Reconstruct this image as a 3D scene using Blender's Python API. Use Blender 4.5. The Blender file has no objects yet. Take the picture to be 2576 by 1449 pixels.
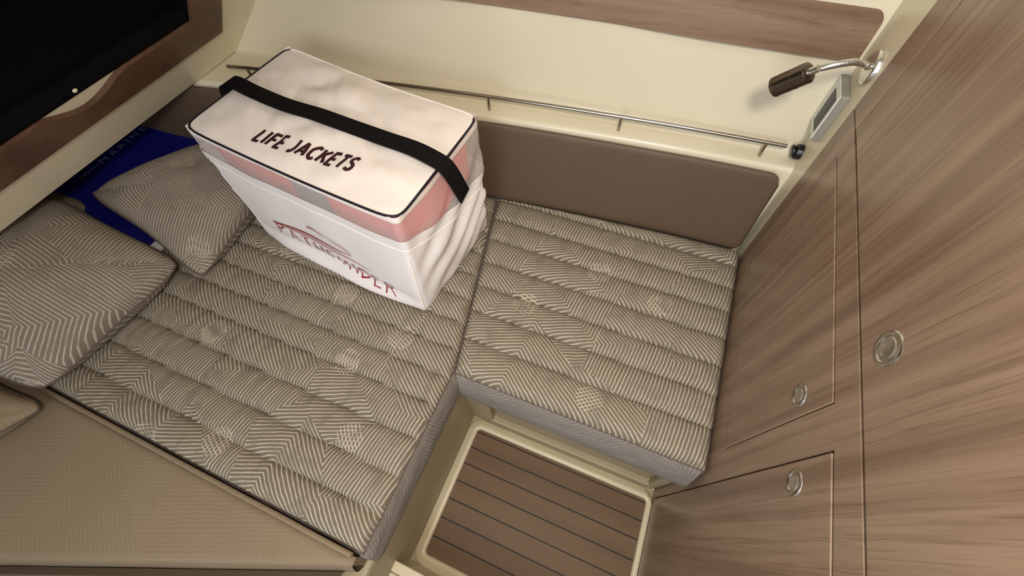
import bpy, bmesh, math, random
from mathutils import Vector, Matrix, noise
random.seed(4)
S = bpy.context.scene
COL = S.collection
# ------------------------------------------------------------------ camera
R = ((0.92551157, 0.37739338, -0.03166342), (0.30888789, -0.80058984, -0.51346292), (-0.21912692, 0.46543543, -0.85752741))
cd = bpy.data.cameras.new('camera'); cam = bpy.data.objects.new('camera', cd); COL.objects.link(cam)
cam.matrix_world = Matrix(((R[0][0], -R[1][0], -R[2][0], 0), (R[0][1], -R[1][1], -R[2][1], 0), (R[0][2], -R[1][2], -R[2][2], 1.0), (0, 0, 0, 1)))
cd.sensor_width = 36; cd.lens = 1025.93/2576*36; cd.clip_start = .02
S.camera = cam
# ------------------------------------------------------------------ world + lights
W = bpy.data.worlds.new('world'); S.world = W; W.use_nodes = True
bg = W.node_tree.nodes['Background']; bg.inputs[0].default_value = (.86, .93, 1, 1); bg.inputs[1].default_value = .75
def area(name, loc, target, size, power, col, sy=None):
    l = bpy.data.lights.new(name, 'AREA'); l.energy = power; l.size = size; l.color = col
    if sy: l.shape = 'RECTANGLE'; l.size_y = sy
    o = bpy.data.objects.new(name, l); COL.objects.link(o); o.location = loc
    o.rotation_euler = (Vector(target)-Vector(loc)).to_track_quat('-Z', 'Y').to_euler(); return o
area('ceiling_lamp_light', (.12, -.08, 1.28), (-.15, .4, 0), .14, 11.5, (1, .90, .80))
area('companionway_daylight', (-.15, -1.1, 1.05), (.2, .5, .3), .6, 12, (.86, .93, 1), .7)
area('hatch_daylight', (.12, .45, 1.37), (.0, 1.0, .35), .3, 1.7, (.74, .88, 1), .25)
vs = S.view_settings; vs.view_transform = 'Standard'; vs.look = 'None'; vs.gamma = 1; vs.exposure = 0.0; vs.use_curve_mapping = False

# ------------------------------------------------------------------ materials
def lin(c):
    r = []
    for v in c:
        v /= 255; r.append(v/12.92 if v <= .04045 else ((v+.055)/1.055)**2.4)
    return (*r, 1)
class NT:
    def __init__(s, name):
        s.m = bpy.data.materials.new(name); s.m.use_nodes = True; s.t = s.m.node_tree; s.n = s.t.nodes; s.b = s.n['Principled BSDF']
    def new(s, typ, **k):
        n = s.n.new(typ)
        for a, v in k.items(): setattr(n, a, v)
        return n
    def put(s, x, sock):
        if isinstance(x, bpy.types.NodeSocket): s.t.links.new(x, sock)
        else: sock.default_value = x
    def math(s, op, a, b=None, c=None, clamp=False):
        n = s.new('ShaderNodeMath', operation=op, use_clamp=clamp); s.put(a, n.inputs[0])
        if b is not None: s.put(b, n.inputs[1])
        if c is not None: s.put(c, n.inputs[2])
        return n.outputs[0]
    def vmath(s, op, a, b=None):
        n = s.new('ShaderNodeVectorMath', operation=op); s.put(a, n.inputs[0])
        if b is not None:
            s.put(b, n.inputs['Scale'] if op == 'SCALE' else n.inputs[1])
        return n.outputs['Value'] if op in ('DOT_PRODUCT', 'LENGTH') else n.outputs[0]
    def noise(s, vec, scale, detail=3, rough=.5, out=0):
        n = s.new('ShaderNodeTexNoise'); s.put(vec, n.inputs['Vector']); n.inputs['Scale'].default_value = scale
        n.inputs['Detail'].default_value = detail; n.inputs['Roughness'].default_value = rough; return n.outputs[out]
    def mix(s, f, a, b):
        n = s.new('ShaderNodeMix', data_type='RGBA'); s.put(f, n.inputs[0]); s.put(a, n.inputs[6]); s.put(b, n.inputs[7]); return n.outputs[2]
    def ramp(s, f, stops):
        n = s.new('ShaderNodeValToRGB'); s.put(f, n.inputs[0]); e = n.color_ramp.elements
        while len(e) < len(stops): e.new(.5)
        for q, (p, c) in zip(e, stops): q.position = p; q.color = c
        return n.outputs[0]
    def smooth(s, f, a, b):
        n = s.new('ShaderNodeMapRange', interpolation_type='SMOOTHSTEP'); s.put(f, n.inputs[0]); s.put(a, n.inputs[1]); s.put(b, n.inputs[2]); return n.outputs[0]
    def coord(s, k='Object'): return s.new('ShaderNodeTexCoord').outputs[k]
    def scale(s, v, x, y, z):
        n = s.new('ShaderNodeMapping'); s.put(v, n.inputs[0]); n.inputs['Scale'].default_value = (x, y, z); return n.outputs[0]
    def bump(s, h, strength=.3, dist=.002):
        n = s.new('ShaderNodeBump'); s.put(h, n.inputs['Height']); n.inputs['Strength'].default_value = strength; n.inputs['Distance'].default_value = dist
        s.t.links.new(n.outputs[0], s.b.inputs['Normal'])
    def fin(s, col, rough=.5, metal=0, spec=.5):
        s.put(col, s.b.inputs['Base Color']); s.put(rough, s.b.inputs['Roughness']); s.put(metal, s.b.inputs['Metallic']); s.b.inputs['Specular IOR Level'].default_value = spec
        return s.m
def plain(name, c, rough=.5, metal=0, spec=.5, var=.04, bs=0, bsc=200):
    t = NT(name); co = t.coord(); n = t.noise(co, 9, 3)
    a = lin([min(255, v*(1+var)) for v in c]); b = lin([v*(1-var) for v in c])
    if bs: t.bump(t.noise(co, bsc, 2), bs, .0006)
    return t.fin(t.mix(n, a, b), rough, metal, spec)
def wood(name, axis, base, dark, light, rough=.38):
    t = NT(name); co = t.coord()
    sc = {'x': (.45, 9, 9), 'z': (14, 14, .4), 'zf': (9, 9, .45)}[axis]
    wob = t.vmath('SCALE', t.vmath('SUBTRACT', t.noise(co, 2.2, 2, out=1), (.5, .5, .5)), .02)
    co2 = t.scale(t.vmath('ADD', co, wob), *sc)
    big = t.noise(co2, 1.25, 4, .62); fine = t.noise(co2, 7, 6, .75)
    pores = t.noise(t.scale(co, *[v*(1 if v < 1 else 3.4) for v in sc]), 14, 3, .7)
    c = t.ramp(big, [(.28, lin(dark)), (.47, lin(base)), (.60, lin(light)), (.75, lin(base))])
    c = t.mix(t.math('MULTIPLY', t.smooth(fine, .48, .68), .62), c, lin(dark))
    c = t.mix(t.math('MULTIPLY', t.smooth(pores, .57, .74), .5), c, lin([v*.72 for v in dark]))
    t.bump(fine, .12, .0006)
    return t.fin(c, rough, 0, .45)
def fabric(name, base, line, amount=1.0, seed=0.0, rough=.85):
    """printed upholstery: hand-drawn nested chevrons; UV map is in metres"""
    t = NT(name); uv = t.new('ShaderNodeUVMap').outputs[0]
    uv = t.vmath('ADD', uv, (seed, seed*.7, 0))
    wob = t.vmath('SCALE', t.vmath('SUBTRACT', t.noise(uv, 14, 2, out=1), (.5, .5, .5)), .006)
    wob2 = t.vmath('SCALE', t.vmath('SUBTRACT', t.noise(uv, 90, 2, out=1), (.5, .5, .5)), .0018)
    p = t.vmath('ADD', t.vmath('ADD', uv, wob), wob2)
    p = t.vmath('MULTIPLY', p, (1, 1, 0))
    def vor(scale, rnd):
        v = t.new('ShaderNodeTexVoronoi', voronoi_dimensions='2D'); t.put(p, v.inputs['Vector']); v.inputs['Scale'].default_value = scale
        v.inputs['Randomness'].default_value = rnd; return v
    v = vor(4.6, .80)
    q = t.vmath('SUBTRACT', p, v.outputs['Position'])
    sep = t.new('ShaderNodeSeparateColor'); t.put(v.outputs['Color'], sep.inputs[0])
    r1, r2, r3 = sep.outputs
    rot = t.new('ShaderNodeVectorRotate', rotation_type='Z_AXIS'); t.put(q, rot.inputs['Vector'])
    ang = t.math('ADD', t.math('MULTIPLY', t.math('FLOOR', t.math('MULTIPLY', r1, 3)), 1.0472), .13); t.put(ang, rot.inputs['Angle'])
    qq = rot.outputs[0]
    ds = [t.math('ABSOLUTE', t.vmath('DOT_PRODUCT', qq, (math.cos(a), math.sin(a), 0))) for a in (0, 1.0472, 2.0944)]
    hexd = t.vmath('DOT_PRODUCT', qq, (.5, .866, 0))
    chev = t.math('ADD', t.math('MULTIPLY', ds[0], .5), t.math('MULTIPLY', t.vmath('DOT_PRODUCT', qq, (0, 1, 0)), .866))
    sel = t.math('GREATER_THAN', r2, .2)
    d = t.math('ADD', t.math('MULTIPLY', hexd, t.math('SUBTRACT', 1, sel)), t.math('MULTIPLY', chev, sel))
    def lines(dist, pitch, w=.135):
        f = t.math('FRACT', t.math('DIVIDE', dist, pitch)); f = t.math('ABSOLUTE', t.math('SUBTRACT', f, .5))
        return t.math('SUBTRACT', 1, t.smooth(f, w-.05, w+.06))
    L = lines(t.math('ADD', d, 3.0), .0088)
    # cross-hatched knots where the bands overlap
    v2 = vor(3.6, .95)
    near = t.math('LESS_THAN', v2.outputs['Distance'], .125)
    s2 = t.new('ShaderNodeSeparateColor'); t.put(v2.outputs['Color'], s2.inputs[0])
    rot2 = t.new('ShaderNodeVectorRotate', rotation_type='Z_AXIS'); t.put(p, rot2.inputs['Vector']); t.put(t.math('MULTIPLY', s2.outputs[0], 6.28), rot2.inputs['Angle'])
    L2 = lines(t.math('ADD', t.vmath('DOT_PRODUCT', rot2.outputs[0], (1, 0, 0)), 5.0), .0088)
    L = t.math('MAXIMUM', L, t.math('MULTIPLY', L2, near))
    fade = t.smooth(t.noise(p, 22, 2), .30, .52)
    weave = t.noise(t.scale(uv, 1, 3, 1), 700, 2)
    L = t.math('MULTIPLY', t.math('MULTIPLY', L, t.math('MULTIPLY_ADD', fade, .5, .5)), t.math('MULTIPLY_ADD', weave, .7, .5*amount+.12), clamp=True)
    L = t.math('MULTIPLY', L, amount)
    b1 = t.mix(t.noise(p, 5, 2), lin([v*1.05 for v in base]), lin([v*.94 for v in base]))
    b1 = t.mix(t.math('MULTIPLY', weave, .35), b1, lin([v*.7 for v in base]))
    t.bump(weave, .25, .0005)
    return t.fin(t.mix(L, b1, lin(line)), rough, 0, .25)
M = {}
M['wood_z'] = wood('oak_veneer_vertical', 'z', (142, 117, 97), (110, 87, 69), (158, 134, 112), .3)
M['wood_x'] = wood('oak_veneer_horizontal', 'x', (128, 102, 82), (98, 74, 57), (144, 118, 96), .42)
M['wood_dark'] = wood('walnut_board', 'x', (92, 66, 49), (76, 53, 39), (102, 75, 56), .45)
M['cream'] = plain('cream_moulding', (222, 212, 184), .28, 0, .5, .015)
M['hull'] = plain('white_gelcoat', (224, 215, 190), .22, 0, .5, .012)
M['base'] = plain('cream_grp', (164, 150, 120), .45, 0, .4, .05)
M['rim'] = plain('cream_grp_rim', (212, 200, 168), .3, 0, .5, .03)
M['gap'] = plain('dark_brown_edge', (70, 46, 28), .7)
M['caulk'] = plain('black_caulking', (30, 20, 14), .6)
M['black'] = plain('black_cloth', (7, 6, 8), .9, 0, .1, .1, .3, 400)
M['strap'] = plain('black_webbing', (10, 8, 10), .8, 0, .2, .15, .6, 900)
M['piping'] = plain('navy_piping', (22, 20, 32), .5)
M['dpipe'] = plain('brown_piping', (92, 76, 66), .8)
M['chrome'] = plain('polished_chrome', (222, 220, 216), .2, 1, .5, .02)
M['steel'] = plain('satin_stainless_steel', (172, 164, 156), .22, 1, .5, .03)
M['latch'] = plain('brushed_latch_metal', (205, 200, 190), .38, 1, .5, .03)
M['nickel'] = plain('dark_nickel', (120, 112, 104), .25, 1, .5, .05)
M['plastic'] = plain('white_plastic', (214, 216, 210), .3)
M['greyplastic'] = plain('grey_plastic', (140, 136, 126), .4)
M['screen'] = plain('grey_lcd', (62, 66, 76), .45)
M['screenedge'] = plain('dark_lcd_frame', (22, 22, 30), .4)
M['blackpl'] = plain('black_plastic', (14, 14, 17), .35)
M['text'] = plain('maroon_print', (58, 24, 30), .6)
M['red'] = plain('red_print', (150, 26, 42), .6)
M['canvas'] = plain('white_canvas', (246, 236, 228), .75, 0, .25, .02, .25, 900)
M['canvas2'] = plain('white_canvas_body', (238, 232, 230), .75, 0, .25, .03, .25, 900)
M['jacket'] = plain('red_life_jacket', (238, 52, 58), .6, 0, .3, .1)
M['jacketg'] = plain('grey_life_jacket', (96, 104, 124), .6, 0, .3, .1)
M['blue'] = plain('royal_blue_nylon', (14, 18, 112), .5, 0, .4, .08, .3, 60)
M['ltblue'] = plain('pale_blue_print', (150, 165, 215), .5)
M['white'] = plain('white_tag', (225, 228, 232), .5)
M['vinyl'] = plain('brown_vinyl', (98, 80, 64), .5, 0, .4, .04, .5, 700)
M['teak'] = wood('synthetic_teak', 'x', (108, 83, 57), (98, 74, 50), (114, 89, 62), .6)
M['ceil'] = plain('ceiling_liner', (216, 208, 186), .6)
M['mat'] = fabric('printed_upholstery', (124, 114, 98), (202, 190, 171), .92)
M['mats'] = fabric('printed_upholstery_side', (134, 126, 118), (205, 198, 190), .35, 3.0)
M['pil'] = fabric('printed_pillow_fabric', (128, 118, 105), (206, 194, 178), .72, 7.0)
M['pilt'] = fabric('printed_pillow_fabric_back', (124, 116, 96), (170, 160, 135), .3, 9.0)
M['fore2'] = fabric('grey_upholstery', (112, 101, 88), (130, 120, 105), .25, 6.0)
M['fore'] = fabric('faded_upholstery', (142, 124, 101), (172, 158, 134), .26, 5.0)
# translucent netting: real holes between the threads
t = NT('white_netting'); uv = t.new('ShaderNodeUVMap').outputs[0]
sx = t.new('ShaderNodeSeparateXYZ'); t.put(uv, sx.inputs[0])
def thr(c, pitch):
    f = t.math('ABSOLUTE', t.math('SUBTRACT', t.math('FRACT', t.math('DIVIDE', c, pitch)), .5)); return t.smooth(f, .33, .40)
msk = t.math('MAXIMUM', thr(sx.outputs[0], .0035), thr(sx.outputs[1], .0035))
t.put(msk, t.b.inputs['Alpha']); M['net'] = t.fin(lin((236, 226, 220)), .7, 0, .2)

# ------------------------------------------------------------------ mesh helpers
def obj(name, bm, mat, parent=None, smooth=False, **props):
    me = bpy.data.meshes.new(name); bm.normal_update(); bm.to_mesh(me); bm.free()
    for m in (mat if isinstance(mat, (list, tuple)) else [mat]): me.materials.append(m)
    if smooth:
        for p in me.polygons: p.use_smooth = True
        me.set_sharp_from_angle(angle=.75)
    o = bpy.data.objects.new(name, me); COL.objects.link(o)
    if parent: o.parent = parent; o.matrix_parent_inverse = parent.matrix_world.inverted()
    for k, v in props.items(): o[k] = v
    return o
def empty(name, loc, label, cat, group=None):
    o = bpy.data.objects.new(name, None); COL.objects.link(o); o.location = loc; o['label'] = label; o['category'] = cat
    if group: o['group'] = group
    o.matrix_world = Matrix.Translation(loc); o.empty_display_size = .05
    return o
def box(bm, x0, x1, y0, y1, z0, z1, bev=0, seg=2):
    vs_ = [bm.verts.new((x, y, z)) for x in (x0, x1) for y in (y0, y1) for z in (z0, z1)]
    F = [(0, 1, 3, 2), (4, 6, 7, 5), (0, 4, 5, 1), (2, 3, 7, 6), (0, 2, 6, 4), (1, 5, 7, 3)]
    fs = [bm.faces.new([vs_[i] for i in f]) for f in F]
    if bev:
        es = list({e for f in fs for e in f.edges})
        bmesh.ops.bevel(bm, geom=es, offset=bev, segments=seg, profile=.5, affect='EDGES')
    return bm
def B(*a, **k): return box(bmesh.new(), *a, **k)
def tube(bm, pts, r, n=12, cap=True):
    pts = [Vector(p) for p in pts]; rings = []
    up = None
    for i, p in enumerate(pts):
        d = (pts[min(i+1, len(pts)-1)]-pts[max(i-1, 0)]).normalized()
        if up is None: up = d.orthogonal().normalized()
        up = (up-d*up.dot(d)).normalized(); s = d.cross(up)
        rr = r[i] if isinstance(r, (list, tuple)) else r
        rings.append([bm.verts.new(p+(up*math.cos(a)+s*math.sin(a))*rr) for a in [2*math.pi*k/n for k in range(n)]])
    for a, b in zip(rings, rings[1:]):
        for k in range(n): bm.faces.new((a[k], a[(k+1) % n], b[(k+1) % n], b[k]))
    if cap: bm.faces.new(rings[0][::-1]); bm.faces.new(rings[-1])
    return bm
def lathe(bm, o, axis, prof, n=32):
    """prof: (distance along axis, radius)"""
    axis = Vector(axis).normalized(); u = axis.orthogonal().normalized(); v = axis.cross(u); o = Vector(o); rings = []
    for h, r in prof:
        rings.append([bm.verts.new(o+axis*h+(u*math.cos(a)+v*math.sin(a))*max(r, 1e-5)) for a in [2*math.pi*k/n for k in range(n)]])
    for a, b in zip(rings, rings[1:]):
        for k in range(n): bm.faces.new((a[k], a[(k+1) % n], b[(k+1) % n], b[k]))
    bm.faces.new(rings[0][::-1]); bm.faces.new(rings[-1])
    return bm
def grid(bm, f, nu, nv, uvf=None, close_u=False, mi=0):
    """f(u,v)->point for u,v in 0..1"""
    uvl = bm.loops.layers.uv.verify()
    nn = nu if close_u else nu+1
    vv = [[bm.verts.new(f(i/nu, j/nv)) for j in range(nv+1)] for i in range(nn)]
    for i in range(nu):
        for j in range(nv):
            ii = (i+1) % nn
            fc = bm.faces.new((vv[i][j], vv[ii][j], vv[ii][j+1], vv[i][j+1])); fc.material_index = mi
            if uvf:
                for lp, (a, b) in zip(fc.loops, ((i, j), (i+1, j), (i+1, j+1), (i, j+1))): lp[uvl].uv = uvf(a/nu, b/nv)
    return vv
def prism(bm, poly, ax, a0, a1):
    """extrude 2D polygon between a0,a1 along axis index ax"""
    def mk(p, a):
        l = list(p); l.insert(ax, a); return bm.verts.new(l)
    A = [mk(p, a0) for p in poly]; Bv = [mk(p, a1) for p in poly]; n = len(poly)
    bm.faces.new(A); bm.faces.new(Bv[::-1])
    for i in range(n): bm.faces.new((A[i], Bv[i], Bv[(i+1) % n], A[(i+1) % n]))
    bmesh.ops.recalc_face_normals(bm, faces=bm.faces)
    return bm
def lerp(a, b, t): return a+(b-a)*t
def interp(x, pts):
    if x <= pts[0][0]: return lerp(pts[0][1], pts[1][1], (x-pts[0][0])/(pts[1][0]-pts[0][0]))
    for (a, fa), (b, fb) in zip(pts, pts[1:]):
        if x <= b: t_ = (x-a)/(b-a); return lerp(fa, fb, t_)
    (a, fa), (b, fb) = pts[-2:]; return lerp(fa, fb, (x-a)/(b-a))
def quadfit(x, p):   # smooth curve through three points
    (x0, y0), (x1, y1), (x2, y2) = p
    return y0*(x-x1)*(x-x2)/((x0-x1)*(x0-x2))+y1*(x-x0)*(x-x2)/((x1-x0)*(x1-x2))+y2*(x-x0)*(x-x1)/((x2-x0)*(x2-x1))
def N(x, y, z=0, s=1): return noise.noise(Vector((x*s, y*s, z*s)))

def cat(pts, n):
    out = []; P_ = [Vector(p) for p in pts]; P_ = [P_[0]]+P_+[P_[-1]]
    for i in range(1, len(P_)-2):
        for k in range(n):
            t_ = k/n; a, b, c, d_ = P_[i-1:i+3]
            out.append(.5*((2*b)+(c-a)*t_+(2*a-5*b+4*c-d_)*t_*t_+(3*b-a-3*c+d_)*t_**3))
    out.append(P_[-2]); return out

# ------------------------------------------------------------------ structure: hull side
XW = .336
def yh(x): return quadfit(x, ((-1.41, .752), (-.47, .906), (.336, .972)))       # front edge of the ledge
def yc(x): return quadfit(x, ((-1.41, .942), (-.5, 1.01), (.336, 1.032)))       # crease ledge / hull side
def slope(x): return .6*max(0, min(1, (-.45-x)/.95))**1.3
def yhull(x, z): return yc(x)+slope(x)*(z-.265)+.02*max(0, z-.3)
bm = bmesh.new(); prof = [(0, -.5), (0, .24), (.004, .253), (.012, .26), ('c', .262)]
def hullside(u, v):
    x = lerp(-2.1, XW+.01, u); k = v*16
    if k <= 1: return (x, yh(x), lerp(-.55, .243, k))
    if k <= 5: a = (k-1)/4*math.pi/2; return (x, yh(x)+.012*(1-math.cos(a)), .25-.008+.012*math.sin(a)+.004)
    if k <= 8: return (x, lerp(yh(x)+.012, yc(x)-.02, (k-5)/3), .258)
    if k <= 12: a = (k-8)/4*math.pi/2; return (x, yc(x)-.02+.02*math.sin(a), .258+.02*(1-math.cos(a)))
    z = lerp(.278, 1.42, (k-12)/4); return (x, yhull(x, z), z)
grid(bm, hullside, 60, 16)
obj('wall_back', bm, M['hull'], smooth=True, kind='structure')
# right bulkhead slab (cream strip shows beyond the veneer)
bm = B(XW+.0165, XW+.06, -1.3, .9055, -.52, 1.42); box(bm, XW, XW+.06, .906, 1.35, -.52, 1.42)
obj('wall_right', bm, M['cream'], kind='structure')
obj('ceiling', B(-2.2, XW+.05, -.75, 1.4, 1.40, 1.44), M['ceil'], kind='structure')
# far end of the berth tunnel
obj('wall_left', B(-2.16, -2.1, -.9, 1.2, -.2, .5), M['cream'], kind='structure')
# sloping overhead panel at the left: local frame (y along, t up the slope)
TX, TZ = .8/math.hypot(.8, 1), 1/math.hypot(.8, 1)     # x and z per unit t
def P(y, t_, d=0): return Vector((-1.41+t_*TX+d*TZ, y, .26+t_*TZ-d*TX))   # d = out towards the cabin
def pslab(bm, poly, d0, d1):
    A = [bm.verts.new(P(y, t_, d0)) for y, t_ in poly]; Bv = [bm.verts.new(P(y, t_, d1)) for y, t_ in poly]; n = len(poly)
    bm.faces.new(A); bm.faces.new(Bv)
    for i in range(n): bm.faces.new((A[i], A[(i+1) % n], Bv[(i+1) % n], Bv[i]))
    bmesh.ops.recalc_face_normals(bm, faces=bm.faces); return bm
OY0, OY1, OT0, OT1 = -.35, .742, .27, .72             # opening
bm = bmesh.new()
for poly in ([(-1.1, 0), (1.3, 0), (1.3, OT0), (-1.1, OT0)], [(OY1, OT0), (1.4, OT0), (1.4, 1.1), (OY1, 1.1)], [(-1.1, OT1), (OY1, OT1), (OY1, 1.1), (-1.1, 1.1)], [(-1.1, OT0), (OY0, OT0), (OY0, OT1), (-1.1, OT1)]):
    pslab(bm, poly, -.03, 0)
box(bm, -2.1, -1.42, -1.1, 1.2, .262, .285)
obj('wall_left_overhang', bm, M['cream'], kind='structure')
# wooden surround + dark opening on the sloping panel
root = empty('overhead_locker', P(.25, .45), 'dark open overhead locker with brown wooden surround on the sloping cream panel', 'locker')
dip = [(.30+.012*i, OT0-.002-.046*abs(math.sin(math.pi*min(1, i/19)))**1.5) for i in range(20)]
bm = bmesh.new()
pslab(bm, [(OY0-.1, .158), (.852, .158), (.852, OT0-.002)] + [(.742, OT0-.002)] + dip[::-1] + [(OY0-.1, OT0-.002)], .0, .012)
obj('surround_board', bm, M['wood_dark'], root)
bm = pslab(bmesh.new(), [(.742, OT0-.0015), (.852, OT0-.0015), (.852, .95), (.742, .95)], .0, .0118)
obj('surround_board', bm, M['wood_dark'], root)
obj('surround_board', pslab(bmesh.new(), [(OY0-.1, OT1), (.7415, OT1), (.7415, .95), (OY0-.1, .95)], 0, .0118), M['wood_dark'], root)
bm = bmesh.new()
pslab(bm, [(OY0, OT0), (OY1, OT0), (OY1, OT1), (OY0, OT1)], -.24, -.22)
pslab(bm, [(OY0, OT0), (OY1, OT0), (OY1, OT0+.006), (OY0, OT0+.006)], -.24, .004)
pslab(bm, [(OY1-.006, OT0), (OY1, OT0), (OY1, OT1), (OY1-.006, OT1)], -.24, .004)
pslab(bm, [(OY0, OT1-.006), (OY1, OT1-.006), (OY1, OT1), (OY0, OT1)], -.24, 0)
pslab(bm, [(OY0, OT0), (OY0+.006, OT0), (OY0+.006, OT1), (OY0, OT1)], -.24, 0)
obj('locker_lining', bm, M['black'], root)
def roll(u, v):
    y = lerp(OY0+.01, OY1-.01, u); a = v*2*math.pi; r = .020+.003*N(y, 0, 5, 9)
    return P(y, OT0+.018+r*math.sin(a), -.012+r*math.cos(a))
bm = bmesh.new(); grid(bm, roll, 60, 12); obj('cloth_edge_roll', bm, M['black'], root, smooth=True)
obj('snap_button', lathe(bmesh.new(), P(.401, .297, .009), P(0, 0, 1)-P(0, 0, 0), [(0, .0055), (.002, .0055), (.004, .003), (.0042, 0)], 16), M['cream'], root, smooth=True, label='small cream snap button')

# ------------------------------------------------------------------ brown backrest pad along the hull
def pad(u, v):
    x = lerp(-2.08, .322, u); e = min(1, u*12, (1-u)*40 if u > .5 else 1)
    cr = .03; dx = max(0, cr-(.322-x)); dz = cr-math.sqrt(max(0, cr*cr-dx*dx)) if dx > 0 else 0
    z = lerp(-.012+dz, .247-dz, v)
    edge = min((z+.015)/.03, (.252-z)/.022, (.33-x)/.02); edge = max(0, min(1, edge)); puff = math.sqrt(1-(1-edge)**2)
    return (x, yh(x)-.004-.05*(1-z/.25)*(.9)-.012*puff-.002*N(x, z, 3, 5), z)
bm = bmesh.new(); grid(bm, pad, 240, 36)
ex = bmesh.ops.solidify(bm, geom=bm.faces, thickness=.004) if False else None
o = obj('backrest_pad', bm, M['vinyl'], smooth=True, label='long brown vinyl backrest pad under the cream ledge along the hull side', category='backrest')
md = o.modifiers.new('thick', 'SOLIDIFY'); md.thickness = .012; md.offset = -1

# ------------------------------------------------------------------ rail
xs = [-1.30+.04*i for i in range(41)]
xs = [x for x in xs if x < .297]+[.297]
def railp(x): return (x, yh(x)+.026+.002, .300)
rt = empty('ledge_rail', railp(-.5), 'thin stainless steel rail on short posts along the cream ledge', 'rail')
pts = [(x, railp(x)[1], .300) for x in xs]
obj('bar', tube(bmesh.new(), pts, .0052, 14), M['steel'], rt, smooth=True)
for x in (-1.235, -.845, -.476, -.108, .252):
    y = railp(x)[1]
    bm = tube(bmesh.new(), [(x, y, .256), (x, y, .299)], .0042, 12)
    obj('post', bm, M['steel'], rt, smooth=True)

# ------------------------------------------------------------------ wooden panel on the hull side
bm = bmesh.new(); Z0, Z1, XR, cr = .497, .590, .327, .022
def outline():
    o_ = [(-1.2, Z0), (XR-.006, Z0)]
    o_ += [(XR-.006+.006*math.sin(a), Z0+.006-.006*math.cos(a)) for a in [math.pi/8*k for k in range(1, 5)]]
    o_ += [(XR-cr+cr*math.cos(a), Z1-cr+cr*math.sin(a)) for a in [math.pi/16*k for k in range(0, 9)]]
    return o_+[(-1.2, Z1)]
pl = []
for (xa, za), (xb, zb) in zip(outline(), outline()[1:]+outline()[:1]):
    n_ = 14 if abs(xa-xb) > .5 else 1
    for k in range(n_): pl.append((lerp(xa, xb, k/n_), lerp(za, zb, k/n_)))
def pf(x): return min(1.024-.010*math.exp(-(x/.25)**2), yc(x)-.006)
def yp(x, z): return pf(x)+(z-Z0)*.12
nA = len(pl); bot = pl[:14]; 
# slab built column by column so that it follows the gentle curve of the hull
cols = 60
def zr(x):
    d = x-(XR-cr); hi = Z1-(cr-math.sqrt(max(0, cr*cr-d*d)) if d > 0 else 0)
    d2 = x-(XR-.006); lo = Z0+(.006-math.sqrt(max(0, .006**2-d2*d2)) if d2 > 0 else 0)
    return lo, hi
xc = [lerp(-1.2, XR-cr, k/40) for k in range(40)]+[XR-cr+cr*math.sin(math.pi/2*k/12) for k in range(13)]
rings = []
for x in xc:
    lo, hi = zr(min(x, XR-1e-5)); th = .03
    rings.append([bm.verts.new((x, yp(x, z)+dy, z)) for z, dy in ((lo, .002), (lo+.002, 0), (hi-.002, 0), (hi, .002), (hi, th), (lo, th))])
for a, b in zip(rings, rings[1:]):
    for k in range(6): bm.faces.new((a[k], b[k], b[(k+1) % 6], a[(k+1) % 6]))
bm.faces.new(rings[0]); bm.faces.new(rings[-1][::-1]); bmesh.ops.recalc_face_normals(bm, faces=bm.faces)
obj('wood_panel', bm, M['wood_x'], label='long horizontal brown wooden panel with rounded corner high on the white hull side', category='panel')

# ------------------------------------------------------------------ bulkhead joinery
cab = empty('cabinet', (XW, .2, -.47), 'full height oak veneer cabinet wall with three doors at the right', 'cabinet')
FX0 = XW-.0; TH = .016
bm = bmesh.new()
g = .0022
Y1, Y0 = .905, -1.25
def fr(y0, y1, z0, z1): box(bm, FX0, FX0+TH, y0, y1, z0, z1)
ZD = .4495
fr(.832, Y1, .478, 1.40)          # upper stile
fr(Y0, Y1, .425, .474)            # rail between upper and lower doors
fr(.823, Y1, -.10, .425)          # stile beside the mattress
fr(.301, .823, -.10, .060)        # rail below the middle door
fr(.237, .3005, -.4765, .425)       # stile between middle and lower doors
fr(.301, Y1, -.4765, -.1005)
fr(Y0, .2365, -.4765, -.455)
obj('face_frame', bm, M['wood_z'], cab)
bm = bmesh.new(); box(bm, FX0+.0135, FX0+.0155, Y0, Y1-.003, -.468, 1.39)
obj('door_recess', bm, M['gap'], cab, label='dark brown gap around the doors')
# bulkhead slab must sit behind
def handle(parent, y, z, r):
    bm = bmesh.new(); x = FX0+.001
    lathe(bm, (x, y, z), (-1, 0, 0), [(-.002, r), (.0015, r), (.003, r*.94), (.0034, r*.86), (.002, r*.76), (-.001, r*.70), (-.0012, 0)], 40)
    h = obj('handle', bm, M['chrome'], parent, smooth=True, label='round chrome push latch')
    bm = bmesh.new(); lathe(bm, (x, y, z), (-1, 0, 0), [(-.001, r*.64), (.0030, r*.64), (.0042, r*.58), (.0040, r*.50), (.0028, r*.44), (.0028, 0)], 32)
    obj('push_button', bm, M['latch'], h, smooth=True)
def door(y0, y1, z0, z1, hy, hz, hr, label):
    y0 += .0012; y1 -= .0012; z0 += .001; z1 -= .001
    d = obj('door', B(FX0-.0006, FX0+.0125, y0, y1, z0, z1, .0012, 2), M['wood_z'], cab, label=label)
    handle(d, hy, hz, hr)
door(-1.24, .8295, .4785, 1.385, .342, .526, .0235, 'large upper oak door')
door(.3025, .8205, .062, .4225, .339, .339, .0195, 'middle oak door beside the mattress')
door(-1.24, .2345, -.4525, .4215, .203, .338, .0195, 'lower oak door beside the sunken floor')

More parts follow.
